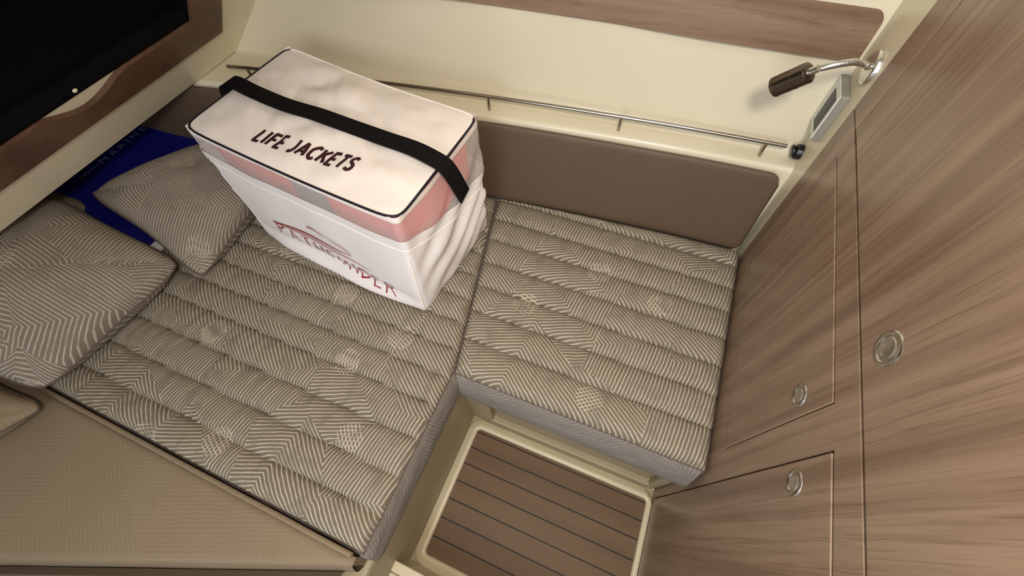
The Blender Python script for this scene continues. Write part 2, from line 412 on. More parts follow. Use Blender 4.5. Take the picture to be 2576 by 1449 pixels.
# ------------------------------------------------------------------ sunken floor with planks
ZF = -.47
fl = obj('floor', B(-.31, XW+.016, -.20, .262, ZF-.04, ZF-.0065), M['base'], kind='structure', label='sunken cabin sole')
X0p, X1p, Y0p, Y1p = -.268, .319, -.168, .2255
seams = [.2150, .1615, .1080, .0512, -.0055, -.0625, -.1180]
ed = [Y1p]+seams+[Y0p]
gh = .0021
obj('caulking', B(X0p, X1p, Y0p, Y1p, ZF-.0065, ZF-.0015), M['caulk'], fl)
def plank(ya, yb, first, last):
    x0, x1, y0, y1 = X0p+.001, X1p-.001, yb+(0 if last else gh), ya-(0 if first else gh)
    r = .011; pts = []
    rr = min(r, (y1-y0)*.98)
    def c(cx, cy, a0):
        return [(cx+rr*math.cos(a0+k*math.pi/12), cy+rr*math.sin(a0+k*math.pi/12)) for k in range(7)]
    if first: pts += c(x1-rr, y1-rr, 0)+c(x0+rr, y1-rr, math.pi/2)
    else: pts += [(x1, y1), (x0, y1)]
    if last: pts += c(x0+rr, y0+rr, math.pi)+c(x1-rr, y0+rr, 1.5*math.pi)
    else: pts += [(x0, y0), (x1, y0)]
    obj('plank', prism(bmesh.new(), pts, 2, ZF-.0015, ZF), M['teak'], fl)
for i in range(len(ed)-1): plank(ed[i], ed[i+1], i == 0, i == len(ed)-2)
# moulded rim: rounded rectangle path swept with a half-round section
def rrect(x0, x1, y0, y1, r, n=8):
    p = []
    for cx, cy, a0 in ((x1-r, y1-r, 0), (x0+r, y1-r, 90), (x0+r, y0+r, 180), (x1-r, y0+r, 270)):
        p += [(cx+r*math.cos(math.radians(a0+90*k/n)), cy+r*math.sin(math.radians(a0+90*k/n))) for k in range(n+1)]
    return p
bm = bmesh.new(); secs = []
for o_, z in ((0, ZF-.006), (0, ZF+.004), (.003, ZF+.008), (.009, ZF+.0095), (.016, ZF+.008), (.024, ZF+.002), (.031, ZF-.001)):
    q = rrect(X0p-o_, min(X1p+o_, XW-.0002), Y0p-o_, Y1p+o_, .012+o_)
    secs.append([bm.verts.new((x, y, z)) for x, y in q])
for a, b in zip(secs, secs[1:]):
    for k in range(len(a)): bm.faces.new((a[k], b[k], b[(k+1) % len(a)], a[(k+1) % len(a)]))
bmesh.ops.recalc_face_normals(bm, faces=bm.faces)
obj('trim_1', bm, M['rim'], smooth=True, kind='structure')

# berth base mouldings around the well
bm = bmesh.new()
def rbox(*a, **k): box(bm, *a, **k)
rbox(-2.05, -.302, -1.1, .60, ZF-.05, -.105, .012)                 # left berth base
rbox(-.31, -.228, .262, .80, ZF-.05, -.105, .008)                  # stile left of the locker recess
rbox(.308, XW-.001, .262, .80, ZF-.05, -.105, .008)                # stile right of recess
rbox(-.24, .32, .262, .80, ZF-.05, ZF+.030, .006)                  # sill under recess
rbox(-.24, .32, .286, .80, ZF, -.105, .004)                        # recessed face
rbox(-.24, .32, .262, .80, -.16, -.106, .006)
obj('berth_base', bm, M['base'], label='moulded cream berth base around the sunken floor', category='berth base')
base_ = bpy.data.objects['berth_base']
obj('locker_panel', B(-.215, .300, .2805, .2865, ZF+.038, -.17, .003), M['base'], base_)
# step at the near side of the well
st = empty('step', (0, -.3, ZF), 'cream moulded step with grooved edge at the near side of the floor', 'step')
bm = bmesh.new(); box(bm, -.338, XW-.002, -.75, -.199, ZF-.04, -.312, .004)
obj('riser', bm, M['rim'], st)
for k in range(3):
    obj('tread_strip', B(-.338, XW-.002, -.199-.022*(k+1)+.003, -.199-.022*k+.006*(k == 0), -.3115, -.300-.003*k, .003), M['rim'], st)
obj('tread', B(-.338, XW-.002, -.75, -.266, -.3115, -.309, .001), M['wood_z'], st)

# ------------------------------------------------------------------ mattresses
def mattress(name, label, xl, xr, y0, yb, seams, nx, ny, zb, seed, parts=True):
    """height field with quilted channels; xl/xr/yb are functions"""
    rt_ = empty(name, (0, .3, zb), label, 'mattress')
    cr = .022
    def top(x, y, u, yB):
        sm = [y0]+sorted(seams)+[yB]
        h = 0
        for a, b in zip(sm, sm[1:]):
            if a <= y <= b+1e-6:
                tt = max(0, (y-a)/(b-a))**.72; h = max(0, 1-abs(2*tt-1)**2.4)**.5
                break
        zz = -.014+.020*h+.0035*N(x, y, seed, 4)+.0022*N(x*3, y, seed+5, 16)
        # short puckers along the stitching
        zz += -.0035*max(0, N(x*2.4, y*.5, seed+9, 15)-.18)*(1.6-h)*1.6
        return zz
    def f(u, v):
        y = lerp(y0, 1, v) if False else None
        return None
    bm = bmesh.new(); uvl = bm.loops.layers.uv.verify()
    def pt(i, j):
        u = i/nx; v = j/ny
        # denser spacing at borders comes from plain index remap
        yB = yb(lerp(xl(.5), xr(.5), u)); y = lerp(y0, yB, v)
        x = lerp(xl(y), xr(y), u)
        yB = yb(x); y = lerp(y0, yB, v)
        d = min(x-xl(y), xr(y)-x, y-y0, yB-y)
        k = max(0, 1-d/cr); drop = .018*(1-math.sqrt(max(0, 1-k*k)))
        z = top(x, y, u, yB)*(1-.6*k)-drop
        return (x, y, z)
    vv = [[bm.verts.new(pt(i, j)) for j in range(ny+1)] for i in range(nx+1)]
    for i in range(nx):
        for j in range(ny):
            fc = bm.faces.new((vv[i][j], vv[i+1][j], vv[i+1][j+1], vv[i][j+1]))
            for lp in fc.loops: lp[uvl].uv = (lp.vert.co.x, lp.vert.co.y)
    obj('quilted_top', bm, M['mat'], rt_, smooth=True)
    # perimeter and side wall
    per = [pt(i, 0) for i in range(nx)]+[pt(nx, j) for j in range(ny)]+[pt(i, ny) for i in range(nx, 0, -1)]+[pt(0, j) for j in range(ny, 0, -1)]
    cx = sum(p[0] for p in per)/len(per); cy = sum(p[1] for p in per)/len(per)
    n = len(per); L = [0]
    for a, b in zip(per, per[1:]+per[:1]): L.append(L[-1]+math.dist(a, b))
    bm = bmesh.new()
    def side(u, v):
        i = int(round(u*n)) % n; p = Vector(per[i]); a = Vector(per[i-1]); b = Vector(per[(i+1) % n])
        tg = (b-a); nrm = Vector((tg.y, -tg.x, 0)).normalized()
        blg = .010*abs(math.sin(math.pi*v))**.7+.004*N(p.x*4, p.y*4, v*2+seed, 5)*math.sin(math.pi*min(1, v*1.2))
        zb_ = zb
        if nrm.y < -.5 and xr(.5) > 0: blg += .022*v; zb_ = zb-.035-.03*(p.x+.3)
        if nrm.x > .5 and xr(.5) < 0 and p.y < .26: blg += .012*v; zb_ = zb-.02
        if v > .8: blg -= .012*((v-.8)/.2)**2
        if p.y > y0+.3 and nrm.y > .5: blg = 0
        if nrm.x > .5 and p.x > .2: blg = min(blg, .003)
        return (p.x+nrm.x*blg, p.y+nrm.y*blg, lerp(p.z, zb_, v))
    grid(bm, side, n, 12, lambda u, v: (L[min(n, int(round(u*n)))], v*.12), close_u=True)
    obj('boxing', bm, M['mats'], rt_, smooth=True, label='greyer side panel of the mattress')
    bm = bmesh.new()
    tube(bm, [(p[0], p[1], p[2]+.0008) for p in per]+[per[0]], .0019, 6, cap=False)
    obj('piping', bm, M['dpipe'], rt_, smooth=True)
    return rt_
xs_ = lambda y: -.303-.22*(y-.26)          # slanting seam between the two mattresses
back = lambda x: yh(x)-.058
mattress('mattress', 'right quilted mattress with grey zigzag print against the oak cabinet', lambda y: xs_(y)+.003, lambda y: .329, .262, back, [.85, .77, .69, .605, .523, .443, .358], 170, 190, -.112, 1.0)
def xr_left(y): return -.306 if y < .25 else xs_(y)-.003
mattress('mattress', 'left quilted mattress with beige zigzag print under the life jacket bag', lambda y: -1.98, xr_left, -.168, back, [.79, .71, .63, .55, .47, .395, .318, .242, .166, .078, -.008, -.09], 330, 210, -.112, 7.0)
# second piping roll at the near border of the left mattress and the plain foreground cushion
fc = empty('bench_cushion', (-1.0, -.4, -.11), 'plain faded beige bench cushion at the near left below the left mattress', 'cushion')
polyf = [(-.318, -.186), (-1.012, -.470), (-1.60, -.715), (-2.0, -.88), (-2.0, -.186)]
bm = bmesh.new(); uvl = bm.loops.layers.uv.verify()
def yn(x): return interp(x, [(-2.0, -.88), (-1.012, -.470), (-.318, -.196)])
def ff(u, v):
    x = lerp(-2.0, -.318, u); ya, yb_ = -.179, yn(x); y = lerp(ya, yb_, v)
    d = min(abs(y-ya), abs(y-yb_), abs(x+.318)*.6); k = max(0, 1-d/.02)
    return (x, y, -.012-.012*(1-math.sqrt(max(0, 1-k*k)))+.002*N(x, y, 2, 6))
grid(bm, ff, 160, 60, lambda u, v: (ff(u, v)[0], ff(u, v)[1]))
def fs(u, v):
    x = lerp(-2.0, -.318, u); z0 = ff(u, 1)[2]
    return (x+.004*math.sin(math.pi*v), yn(x)-.012*math.sin(math.pi*v), lerp(z0, -.11, v))
grid(bm, fs, 160, 8, lambda u, v: (ff(u, 0)[0], v*.1))
grid(bm, lambda u, v: (-.318, ff(1, u)[1], lerp(ff(1, u)[2], -.105, v)), 20, 4, lambda u, v: (u*.1, v*.1))
obj('cover', bm, M['fore'], fc, smooth=True)
bm = tube(bmesh.new(), [(lerp(-1.98, -.325, k/40), -.1775-.001*N(k*.3, 0, 0), -.0105) for k in range(41)], .0055, 8)
uvl = bm.loops.layers.uv.verify()
for f_ in bm.faces:
    for lp in f_.loops: lp[uvl].uv = (lp.vert.co.x, lp.vert.co.y+lp.vert.co.z)
obj('piping', bm, M['fore'], fc, smooth=True)

f2 = empty('bench_cushion', (-1.2, -.8, -.11), 'grey beige second bench cushion along the bottom left edge of the view', 'cushion')
bm = bmesh.new(); uvl = bm.loops.layers.uv.verify()
def f2f(u, v):
    x = lerp(-2.0, -.335, u); y = yn(x)-.012-.42*v
    d = min(y-(yn(x)-.432), (yn(x)-.012)-y); k = max(0, 1-d/.02)
    return (x, y, -.030-.016*(1-math.sqrt(max(0, 1-k*k)))+.002*N(x, y, 5, 6))
grid(bm, f2f, 120, 30, lambda u, v: (f2f(u, v)[0], f2f(u, v)[1]))
grid(bm, lambda u, v: (f2f(u, 0)[0], f2f(u, 0)[1], lerp(f2f(u, 0)[2], -.10, v)), 120, 3, lambda u, v: (u, v*.1))
obj('cover', bm, M['fore2'], f2, smooth=True)

# ------------------------------------------------------------------ pillows
def pillow(label, c, T, seed, group=None, ear=.06, n=44, sag=0.0, mat='pil'):
    """c: four corner points A,B,C,D around; T thickness"""
    A, Bc, C_, D = [Vector(p) for p in c]
    nrm = ((Bc-A).cross(D-A)).normalized()
    if nrm.z < 0: nrm = -nrm
    def base(u, v): return A*(1-u)*(1-v)+Bc*u*(1-v)+C_*u*v+D*(1-u)*v
    ctr = base(.5, .5)
    def prof(u, v, s):
        a, b = 2*u-1, 2*v-1
        e = (max(0, 1-a*a))*(max(0, 1-b*b))
        # concave edges, rounded ears
        pin = ear*((1-a*a)*(b**8)+(1-b*b)*(a**8))
        r = max(abs(a), abs(b)); rc = (abs(a)**6+abs(b)**6)**(1/6)
        k = (1-.9*pin)*(r/rc if rc > 1e-6 else 1)**(.9)
        p = ctr+(base(u, v)-ctr)*k
        h = T*.5*e**.42*(1+.10*N(u*2, v*2, seed, 1.3))+.006*N(u*5, v*5, seed+3, 1)*e**.5
        return p+nrm*(h*s)-Vector((0, 0, sag*e))
    w = (Bc-A).length
    root_ = empty('pillow', ctr, label, 'pillow', group)
    bm = bmesh.new()
    grid(bm, lambda u, v: prof(u, v, 1), n, n, lambda u, v: (u*w+seed, v*w))
    grid(bm, lambda u, v: prof(u, v, -1), n, n, lambda u, v: (u*w+seed, v*w))
    bmesh.ops.remove_doubles(bm, verts=bm.verts, dist=.00005); bmesh.ops.recalc_face_normals(bm, faces=bm.faces)
    obj('pillow_cover', bm, M[mat], root_, smooth=True)
    pr = [prof(k/n, 0, 0) for k in range(n)]+[prof(1, k/n, 0) for k in range(n)]+[prof(1-k/n, 1, 0) for k in range(n)]+[prof(0, 1-k/n, 0) for k in range(n)]
    obj('piping', tube(bmesh.new(), pr+[pr[0]], .0028, 6, False), M['dpipe'], root_, smooth=True)
    return root_
G = 'printed pillows at the head of the berth'
pillow('grey printed pillow lying against the left end of the life jacket bag', [(-1.075, .215, .035), (-1.10, .66, .06), (-1.32, .65, .145), (-1.53, .305, .15)], .15, 1.3, G, ear=.12)
pillow('large grey printed pillow at the left edge in front of the blue bag', [(-1.19, -.185, .045), (-1.145, .255, .055), (-1.60, .27, .17), (-1.66, -.20, .19)], .20, 5.1, G)
pillow('greenish grey pillow mostly hidden under the overhang behind the large pillow', [(-1.52, -.05, .03), (-1.55, .33, .03), (-1.93, .33, .06), (-1.93, -.05, .06)], .16, 8.2, G, mat='pilt')
pillow('beige pillow corner lying on the bench cushion at the left edge', [(-1.17, -.19, .03), (-1.50, -.20, .05), (-1.52, -.58, .05), (-1.42, -.60, .04)], .13, 3.2, G, mat='fore')

# ------------------------------------------------------------------ blue bag under the overhang
bb = empty('tote_bag', (-1.6, .5, .02), 'flat royal blue bag with white lettering under the overhang', 'bag')
bz = [(-1.30, .012), (-1.45, .03), (-1.6, .075), (-1.75, .11), (-1.95, .13)]
def bluez(x): return interp(x, [(-1.95, .12), (-1.75, .10), (-1.6, .07), (-1.45, .05), (-1.32, .022)])
def bf(u, v):
    x = lerp(-1.95, -1.325, u); y0 = interp(x, [(-1.95, .315), (-1.7, .275), (-1.45, .250), (-1.325, .255)]); y = lerp(y0, .86, v)
    d = min((x+1.95), (-1.325-x), y-y0, .86-y); k = max(0, 1-d/.02)
    return Vector((x, y, bluez(x)*(1-.5*(1-math.sqrt(max(0, 1-k*k))))+.006*N(x, y, 4, 7)))
bm = bmesh.new(); grid(bm, bf, 50, 50); 
def bs(u, v):
    p = bf(u, 0); return Vector((p.x, p.y-.006*math.sin(math.pi*v), lerp(p.z, .006, v)))
grid(bm, bs, 50, 4)
def bs2(u, v):
    p = bf(1, u); return Vector((p.x+.004*math.sin(math.pi*v), p.y, lerp(p.z, .006, v)))
grid(bm, bs2, 50, 4)
obj('bag_body', bm, M['blue'], bb, smooth=True)
obj('tag', B(-1.328, -1.300, .262, .290, .022, .040, .002), M['white'], bb, label='small white tag at the bag corner')
def textmesh(body, size, offset=0.0, shear=0.0, spacing=1.0, sub=0):
    c = bpy.data.curves.new('t', 'FONT'); c.body = body; c.size = size; c.offset = offset; c.shear = shear; c.space_character = spacing; c.resolution_u = 4
    o = bpy.data.objects.new('t', c); COL.objects.link(o)
    me = bpy.data.meshes.new_from_object(o.evaluated_get(bpy.context.evaluated_depsgraph_get()))
    bpy.data.objects.remove(o); bm = bmesh.new(); bm.from_mesh(me); bpy.data.meshes.remove(me)
    bmesh.ops.triangulate(bm, faces=bm.faces)
    if sub: bmesh.ops.subdivide_edges(bm, edges=[e for e in bm.edges if e.calc_length() > size*.2], cuts=sub, use_grid_fill=True)
    return bm
def placetext(name, body, size, fn, mat, parent, width=None, **k):
    bm = textmesh(body, size, **k)
    x0 = min(v.co.x for v in bm.verts); x1 = max(v.co.x for v in bm.verts)
    sx_ = (width/(x1-x0)) if width else 1
    for v in bm.verts: v.co = Vector(fn((v.co.x-x0)*sx_, v.co.y))
    for f_ in bm.faces: f_.material_index = 0
    return obj(name, bm, mat, parent)
# lettering runs along +Y with its top towards -X
def bzt(x, y): return (x, y, bluez(x)+.006*N(x, y, 4, 7)+.0015)
placetext('lettering', 'MARINE', .028, lambda a, b: bzt(-1.692-b, .452+a), M['ltblue'], bb, width=.185, spacing=1.5, sub=1)
placetext('lettering', 'BIG THOUSLEY', .062, lambda a, b: bzt(-1.724-b, .362+a), M['ltblue'], bb, width=.37, sub=1)
obj('printed_rule', (lambda bm: (grid(bm, lambda u, v: bzt(-1.698-.003*v, lerp(.375, .442, u)), 8, 1), bm)[1])(bmesh.new()), M['ltblue'], bb)
obj('printed_rule', (lambda bm: (grid(bm, lambda u, v: bzt(-1.698-.003*v, lerp(.652, .72, u)), 8, 1), bm)[1])(bmesh.new()), M['ltblue'], bb)

# ------------------------------------------------------------------ life jacket bag
HB = .378
top4 = [(-1.072, .470), (-.430, .397), (-.412, .748), (-1.048, .846)]    # FL FR BR BL
bot4 = [(-1.045, .440), (-.443, .375), (-.408, .722), (-1.02, .80)]
bag = empty('life_jacket_bag', (-.74, .6, 0), 'white canvas life jacket bag with black strap standing on the left mattress', 'bag')
def ring(c4, s, r):
    """s in 0..4, edge index + fraction, rounded corners by radius r (fraction)"""
    i = int(s) % 4; f_ = s-int(s)
    a = Vector(c4[i]); b = Vector(c4[(i+1) % 4]); L_ = (b-a).length; k = r/L_
    if f_ < k or f_ > 1-k:
        # quarter of a rounded corner
        if f_ > 1-k: c = b; d1 = (a-b).normalized(); d2 = (Vector(c4[(i+2) % 4])-b).normalized(); w = (f_-(1-k))/k*.5
        else: c = a; d1 = (Vector(c4[(i-1) % 4])-a).normalized(); d2 = (b-a).normalized(); w = .5+f_/k*.5
        p0 = c+d1*r; p2 = c+d2*r
        return p0*(1-w)**2+c*2*w*(1-w)+p2*w*w
    return a.lerp(b, f_)
ctr2 = Vector((-.74, .6))
def bagz(s, v): return HB*v
def side(s, v):
    """point of the side wall: s 0..4 around (0 = front-left corner going along the front), v 0..1 height"""
    rb = .012+.012*v
    a = ring(bot4, s, .02); b = ring(top4, s, .018); p = a.lerp(b, v)
    nrm = Vector((0, 0)); e = .01
    q0 = ring(top4, (s-e) % 4, .018); q1 = ring(top4, (s+e) % 4, .018); tg = q1-q0; nrm = Vector((tg.y, -tg.x)).normalized()
    f_ = s-math.floor(s); mid = abs(math.sin(math.pi*f_))**.8
    bul = (.001 if int(s) % 4 == 0 else .016)*mid*abs(math.sin(math.pi*min(1, v*1.05)))**.9
    if int(s) % 4 == 0: bul += .020*mid*math.exp(-((v-.07)/.06)**2)-.007*mid*math.exp(-((v-.17)/.04)**2)
    # slack folds
    bul += .006*N(s*5, v*2.2, 1.7, 1)*(1-.5*v)
    if int(s) % 4 == 1: bul += .009*math.sin(24*(v*1.0-f_*.62)+2*N(s*3, v*3, 4))*min(1, f_*4)*math.sin(math.pi*min(1, max(0, v*1.15)))*(.4+.6*f_)
    if int(s) % 4 == 3: bul += .006*math.sin(20*(v-f_*.4))
    base = .006*max(0, 1-v/.06)
    z = HB*v-.010*max(0, math.sin(math.pi*f_))*(v**6)
    return Vector((p.x+nrm.x*(bul-base), p.y+nrm.y*(bul-base), max(.004, z+.004)))
def band(s):                                    # lower edge of the netting
    i = int(s) % 4; f_ = s-int(s)
    fr_ = [interp(f_, [(0, .84), (.25, .79), (.6, .80), (.85, .79), (1, .80)]), interp(f_, [(0, .80), (.3, .71), (.7, .64), (1, .62)]), interp(f_, [(0, .62), (1, .75)]), interp(f_, [(0, .75), (1, .84)])][i]
    return fr_
NS = 360
def pu(u): return (u*4) % 4
per_m = 2.0
bm = bmesh.new()
grid(bm, lambda u, v: side(pu(u), band(pu(u))*v), NS, 60, lambda u, v: (u*per_m, v*.3), close_u=True)
obj('canvas_body', bm, M['canvas2'], bag, smooth=True)
bm = bmesh.new()
grid(bm, lambda u, v: side(pu(u), lerp(band(pu(u)), .975, v)), NS, 14, lambda u, v: (u*per_m, v*.085), close_u=True)
obj('netting', bm, M['net'], bag, smooth=True, label='translucent white netting band')
bm = bmesh.new()
grid(bm, lambda u, v: side(pu(u), lerp(.955, 1, v)), NS, 3, None, close_u=True)
obj('top_binding', bm, M['canvas'], bag, smooth=True)
# hem folded over the lower edge of the netting + stitched seam
def off(s, v, d):
    p = side(s, v); q0 = ring(top4, (s-.01) % 4, .018); q1 = ring(top4, (s+.01) % 4, .018); tg = q1-q0; n_ = Vector((tg.y, -tg.x)).normalized()
    return Vector((p.x+n_.x*d, p.y+n_.y*d, p.z))
bm = bmesh.new()
grid(bm, lambda u, v: off(pu(u), band(pu(u))+.006-.085*v, .0022-.0015*v), NS, 6, None, close_u=True)
obj('hem', bm, M['canvas2'], bag, smooth=True)
bm = tube(bmesh.new(), [off(pu(k/NS), band(pu(k/NS))-.08, .0012) for k in range(NS+1)], .0012, 5, False)
obj('hem_seam', bm, M['canvas'], bag, smooth=True)
for s in (1.0, 2.0, 0.0):
    obj('corner_seam', tube(bmesh.new(), [off(s+.004, .02+(.62)*k/20, .0008) for k in range(21)], .0016, 5), M['canvas'], bag, smooth=True)
def lidz(u, v):                                  # u along front (0..1), v front to back
    e = abs(math.sin(math.pi*u))**.6*abs(math.sin(math.pi*v))**.6 if 0 < u < 1 and 0 < v < 1 else 0
    return HB+.002-.010*math.sin(math.pi*min(1, max(0, u)))*(1-4*v*(1-v))+e*(.006+.005*N(u*2.2, v*1.6, 3)+.010*max(0, N(u*5+v*3, v*2.5-u, 8))*(1-.8*math.exp(-((v-.5)/.12)**2))-.008*math.exp(-((u-.25)/.14)**2)) + e*(.006*N(u*9, v*6, 2)+.004*N(u*20+v*9, v*9, 6)+.026*(abs(N(u*4+v*2, v*3-u*1.5, 12))**1.3)*(1-.8*math.exp(-((v-.5)/.12)**2)))
def lid(u, v, d=0):
    # rounded-rectangle domain
    a = Vector(top4[0]); b = Vector(top4[1]); c = Vector(top4[2]); d_ = Vector(top4[3])
    p = a*(1-u)*(1-v)+b*u*(1-v)+c*u*v+d_*(1-u)*v
    return Vector((p.x, p.y, lidz(u, v)+d))
def lidr(u, v):
    U, V = 2*u-1, 2*v-1; rc = (abs(U)**16+abs(V)**16)**(1/16); r = max(abs(U), abs(V)); k = (r/rc) if rc > 1e-6 else 1
    return lid(.5+U*k/2, .5+V*k/2)
bm = bmesh.new(); grid(bm, lidr, 90, 60); obj('lid', bm, M['canvas'], bag, smooth=True)
obj('back_piping', tube(bmesh.new(), [lidr(1-k/60, 1) for k in range(61)], .0026, 8), M['canvas'], bag, smooth=True)
bm = tube(bmesh.new(), [lidr(0, 1-k/40) for k in range(40)]+[lidr(k/60, 0) for k in range(60)]+[lidr(1, k/40) for k in range(40)], .0028, 8)
obj('piping', bm, M['piping'], bag, smooth=True)
# lettering on the lid
def uv_from_xy(x, y):
    a, b, c, d_ = [Vector(p) for p in top4]; u, v = .5, .5
    for _ in range(8):
        p = a*(1-u)*(1-v)+b*u*(1-v)+c*u*v+d_*(1-u)*v; r = Vector((x, y))-p
        du = (b-a)*(1-v)+(c-d_)*v; dv = (d_-a)*(1-u)+(c-b)*u; det = du.x*dv.y-du.y*dv.x
        u += (r.x*dv.y-r.y*dv.x)/det; v += (du.x*r.y-du.y*r.x)/det
    return u, v
p0 = Vector((-.880, .494)); p1 = Vector((-.604, .482)); ex_ = (p1-p0).normalized(); ey_ = Vector((-ex_.y, ex_.x))
def lt(a, b):
    p = p0+ex_*a+ey_*b; u, v = uv_from_xy(p.x, p.y); return (p.x, p.y, lidz(u, v)+.0012)
BL = {'L': ([[(0, 1), (0, 0)], [(-.09, 0), (.52, 0)]], .62), 'I': ([[(0, 0), (0, 1)]], .24), 'F': ([[(0, 0), (0, 1)], [(-.09, 1), (.52, 1)], [(0, .52), (.46, .52)]], .64),
      'E': ([[(0, 0), (0, 1)], [(-.09, 1), (.52, 1)], [(0, .5), (.46, .5)], [(-.09, 0), (.52, 0)]], .66), 'J': ([[(.38, 1), (.38, .25), (.22, 0), (0, .08)]], .62),
      'A': ([[(-.02, 0), (.33, 1)], [(.33, 1), (.68, 0)], [(.14, .3), (.54, .3)]], .78), 'C': ([[(.62, .88), (.36, 1), (.06, .78), (0, .5), (.06, .22), (.36, 0), (.62, .12)]], .76),
      'K': ([[(0, 0), (0, 1)], [(.03, .45), (.56, 1)], [(.18, .6), (.62, 0)]], .72), 'T': ([[(.3, 0), (.3, 1)], [(-.04, 1), (.64, 1)]], .72),
      'S': ([[(.52, .88), (.30, 1), (.06, .88), (.08, .64), (.30, .52), (.52, .36), (.54, .12), (.28, 0), (0, .12)]], .7), ' ': ([], .36)}
bmT = bmesh.new(); xx = 0; cap = .037; wd = .030
for ch in 'LIFE JACKETS':
    strokes, ad = BL[ch]
    for q_ in strokes:
        c_ = [Vector((a, b, 0)) for a, b in q_] if len(q_) == 2 else cat([(a, b, 0) for a, b in q_], 6)
        if len(q_) == 2: c_ = [c_[0].lerp(c_[1], k/6) for k in range(7)]
        c_ = [Vector((xx+p.x*wd+.20*p.y*cap, p.y*cap, 0)) for p in c_]; rw = []
        for i, p in enumerate(c_):
            tg = (c_[min(i+1, len(c_)-1)]-c_[max(i-1, 0)]).normalized(); q = Vector((-tg.y, tg.x, 0))*.0043
            rw.append([bmT.verts.new(lt(*(p+q*k_).xy)) for k_ in (-1, 1)])
        for a, b in zip(rw, rw[1:]): bmT.faces.new((a[0], b[0], b[1], a[1]))
    xx += wd*ad+.0055
obj('lettering', bmT, M['text'], bag)

# strap over the lid: (x, y, z) centre line
sp = [(-1.078, .620, .33), (-1.079, .628, .375), (-1.070, .634, .397), (-1.04, .634, .404), (-.98, .626, .398), (-.90, .618, .392), (-.84, .612, .393), (-.77, .607, .396), (-.71, .603, .394), (-.64, .597, .393), (-.56, .586, .397), (-.49, .575, .403), (-.44, .567, .400), (-.408, .566, .386), (-.397, .574, .350), (-.396, .590, .300), (-.398, .607, .256)]
cl = cat(sp, 6); bm = bmesh.new(); wS = .0215
rows = []
for i, p in enumerate(cl):
    tg = (cl[min(i+1, len(cl)-1)]-cl[max(i-1, 0)]).normalized(); wv = Vector((.08, 1, 0)).normalized(); wv = (wv-tg*wv.dot(tg)).normalized(); n_ = tg.cross(wv)
    if n_.z < 0 and abs(n_.z) > .2: n_ = -n_
    rows.append([bm.verts.new(p+wv*wS*a+n_*b*.0012) for a, b in ((-1, -1), (1, -1), (1, 1), (-1, 1))])
for a, b in zip(rows, rows[1:]):
    for k in range(4): bm.faces.new((a[k], a[(k+1) % 4], b[(k+1) % 4], b[k]))
bm.faces.new(rows[0]); bm.faces.new(rows[-1][::-1]); bmesh.ops.recalc_face_normals(bm, faces=bm.faces)
obj('strap', bm, M['strap'], bag)
# red logo and name on the front
def fp(a, z):     # a metres along the front face from its left, z height
    s_, v_ = min(.98, max(.02, a/.606)), z/HB; p = side(s_, v_)
    n_ = (side(s_+.008, v_)-side(s_-.008, v_)).cross(side(s_, v_+.012)-side(s_, v_-.012)).normalized()
    if n_.y > 0: n_ = -n_
    return p+n_*.0028
def ribbon(pts, w):
    bm_ = bmesh.new(); c_ = cat([(a, b, 0) for a, b in pts], 8) if len(pts) > 2 else [Vector((lerp(pts[0][0], pts[1][0], k/6), lerp(pts[0][1], pts[1][1], k/6), 0)) for k in range(7)]
    n_ = len(c_); rw = []
    for i, p in enumerate(c_):
        tg = (c_[min(i+1, n_-1)]-c_[max(i-1, 0)]).normalized(); q = Vector((-tg.y, tg.x, 0))
        ww = w(i/(n_-1)) if callable(w) else w
        rw.append([bm_.verts.new(fp(*(p+q*ww*k_).xy)) for k_ in (-1, 1)])
    for a, b in zip(rw, rw[1:]): bm_.faces.new((a[0], b[0], b[1], a[1]))
    return bm_
def merge(bms):
    out = bmesh.new()
    for b in bms:
        me = bpy.data.meshes.new('m'); b.to_mesh(me); b.free(); out.from_mesh(me); bpy.data.meshes.remove(me)
    return out
tp = lambda m: (lambda s: m*abs(math.sin(math.pi*min(1, s*.98+.02)))**.6+.0002)
logo = [ribbon([(.115, .128), (.2, .140), (.30, .142), (.40, .138)], tp(.0028)), ribbon([(.115, .128), (.2, .130), (.30, .127), (.38, .122), (.46, .110)], tp(.0018)),
        ribbon([(.402, .137), (.39, .160), (.35, .176), (.31, .184)], tp(.0009)), ribbon([(.398, .140), (.385, .155), (.34, .168)], tp(.0007)),
        ribbon([(.268, .176), (.285, .182), (.305, .181), (.325, .174)], tp(.0016)), ribbon([(.27, .184), (.285, .188), (.305, .186)], tp(.0008))]
obj('printed_logo', merge(logo), M['red'], bag, label='red boat outline print')
GL = {'P': [[(0, 0), (0, 1)], [(0, 1), (.55, .97), (.6, .62), (0, .5)]], 'A': [[(0, 0), (.4, 1)], [(.4, 1), (.8, 0)], [(.15, .38), (.65, .38)]], 'T': [[(.4, 0), (.4, 1)], [(0, 1), (.8, 1)]],
      'H': [[(0, 0), (0, 1)], [(.75, 0), (.75, 1)], [(0, .52), (.75, .52)]], 'F': [[(0, 0), (0, 1)], [(0, 1), (.6, 1)], [(0, .52), (.48, .52)]], 'I': [[(0, 0), (0, 1)]],
      'N': [[(0, 0), (0, 1)], [(0, 1), (.75, 0)], [(.75, 0), (.75, 1)]], 'D': [[(0, 0), (0, 1)], [(0, 1), (.7, .95), (.75, .3), (0, 0)]], 'E': [[(0, 0), (0, 1)], [(0, 1), (.6, 1)], [(0, .52), (.48, .52)], [(0, 0), (.62, 0)]],
      'R': [[(0, 0), (0, 1)], [(0, 1), (.6, .95), (.55, .58), (0, .5)], [(.3, .5), (.85, 0)]]}
adv = {'I': .38, 'F': .85, 'P': .85, 'E': .9}
bms = []; xx = .128; sc = .046
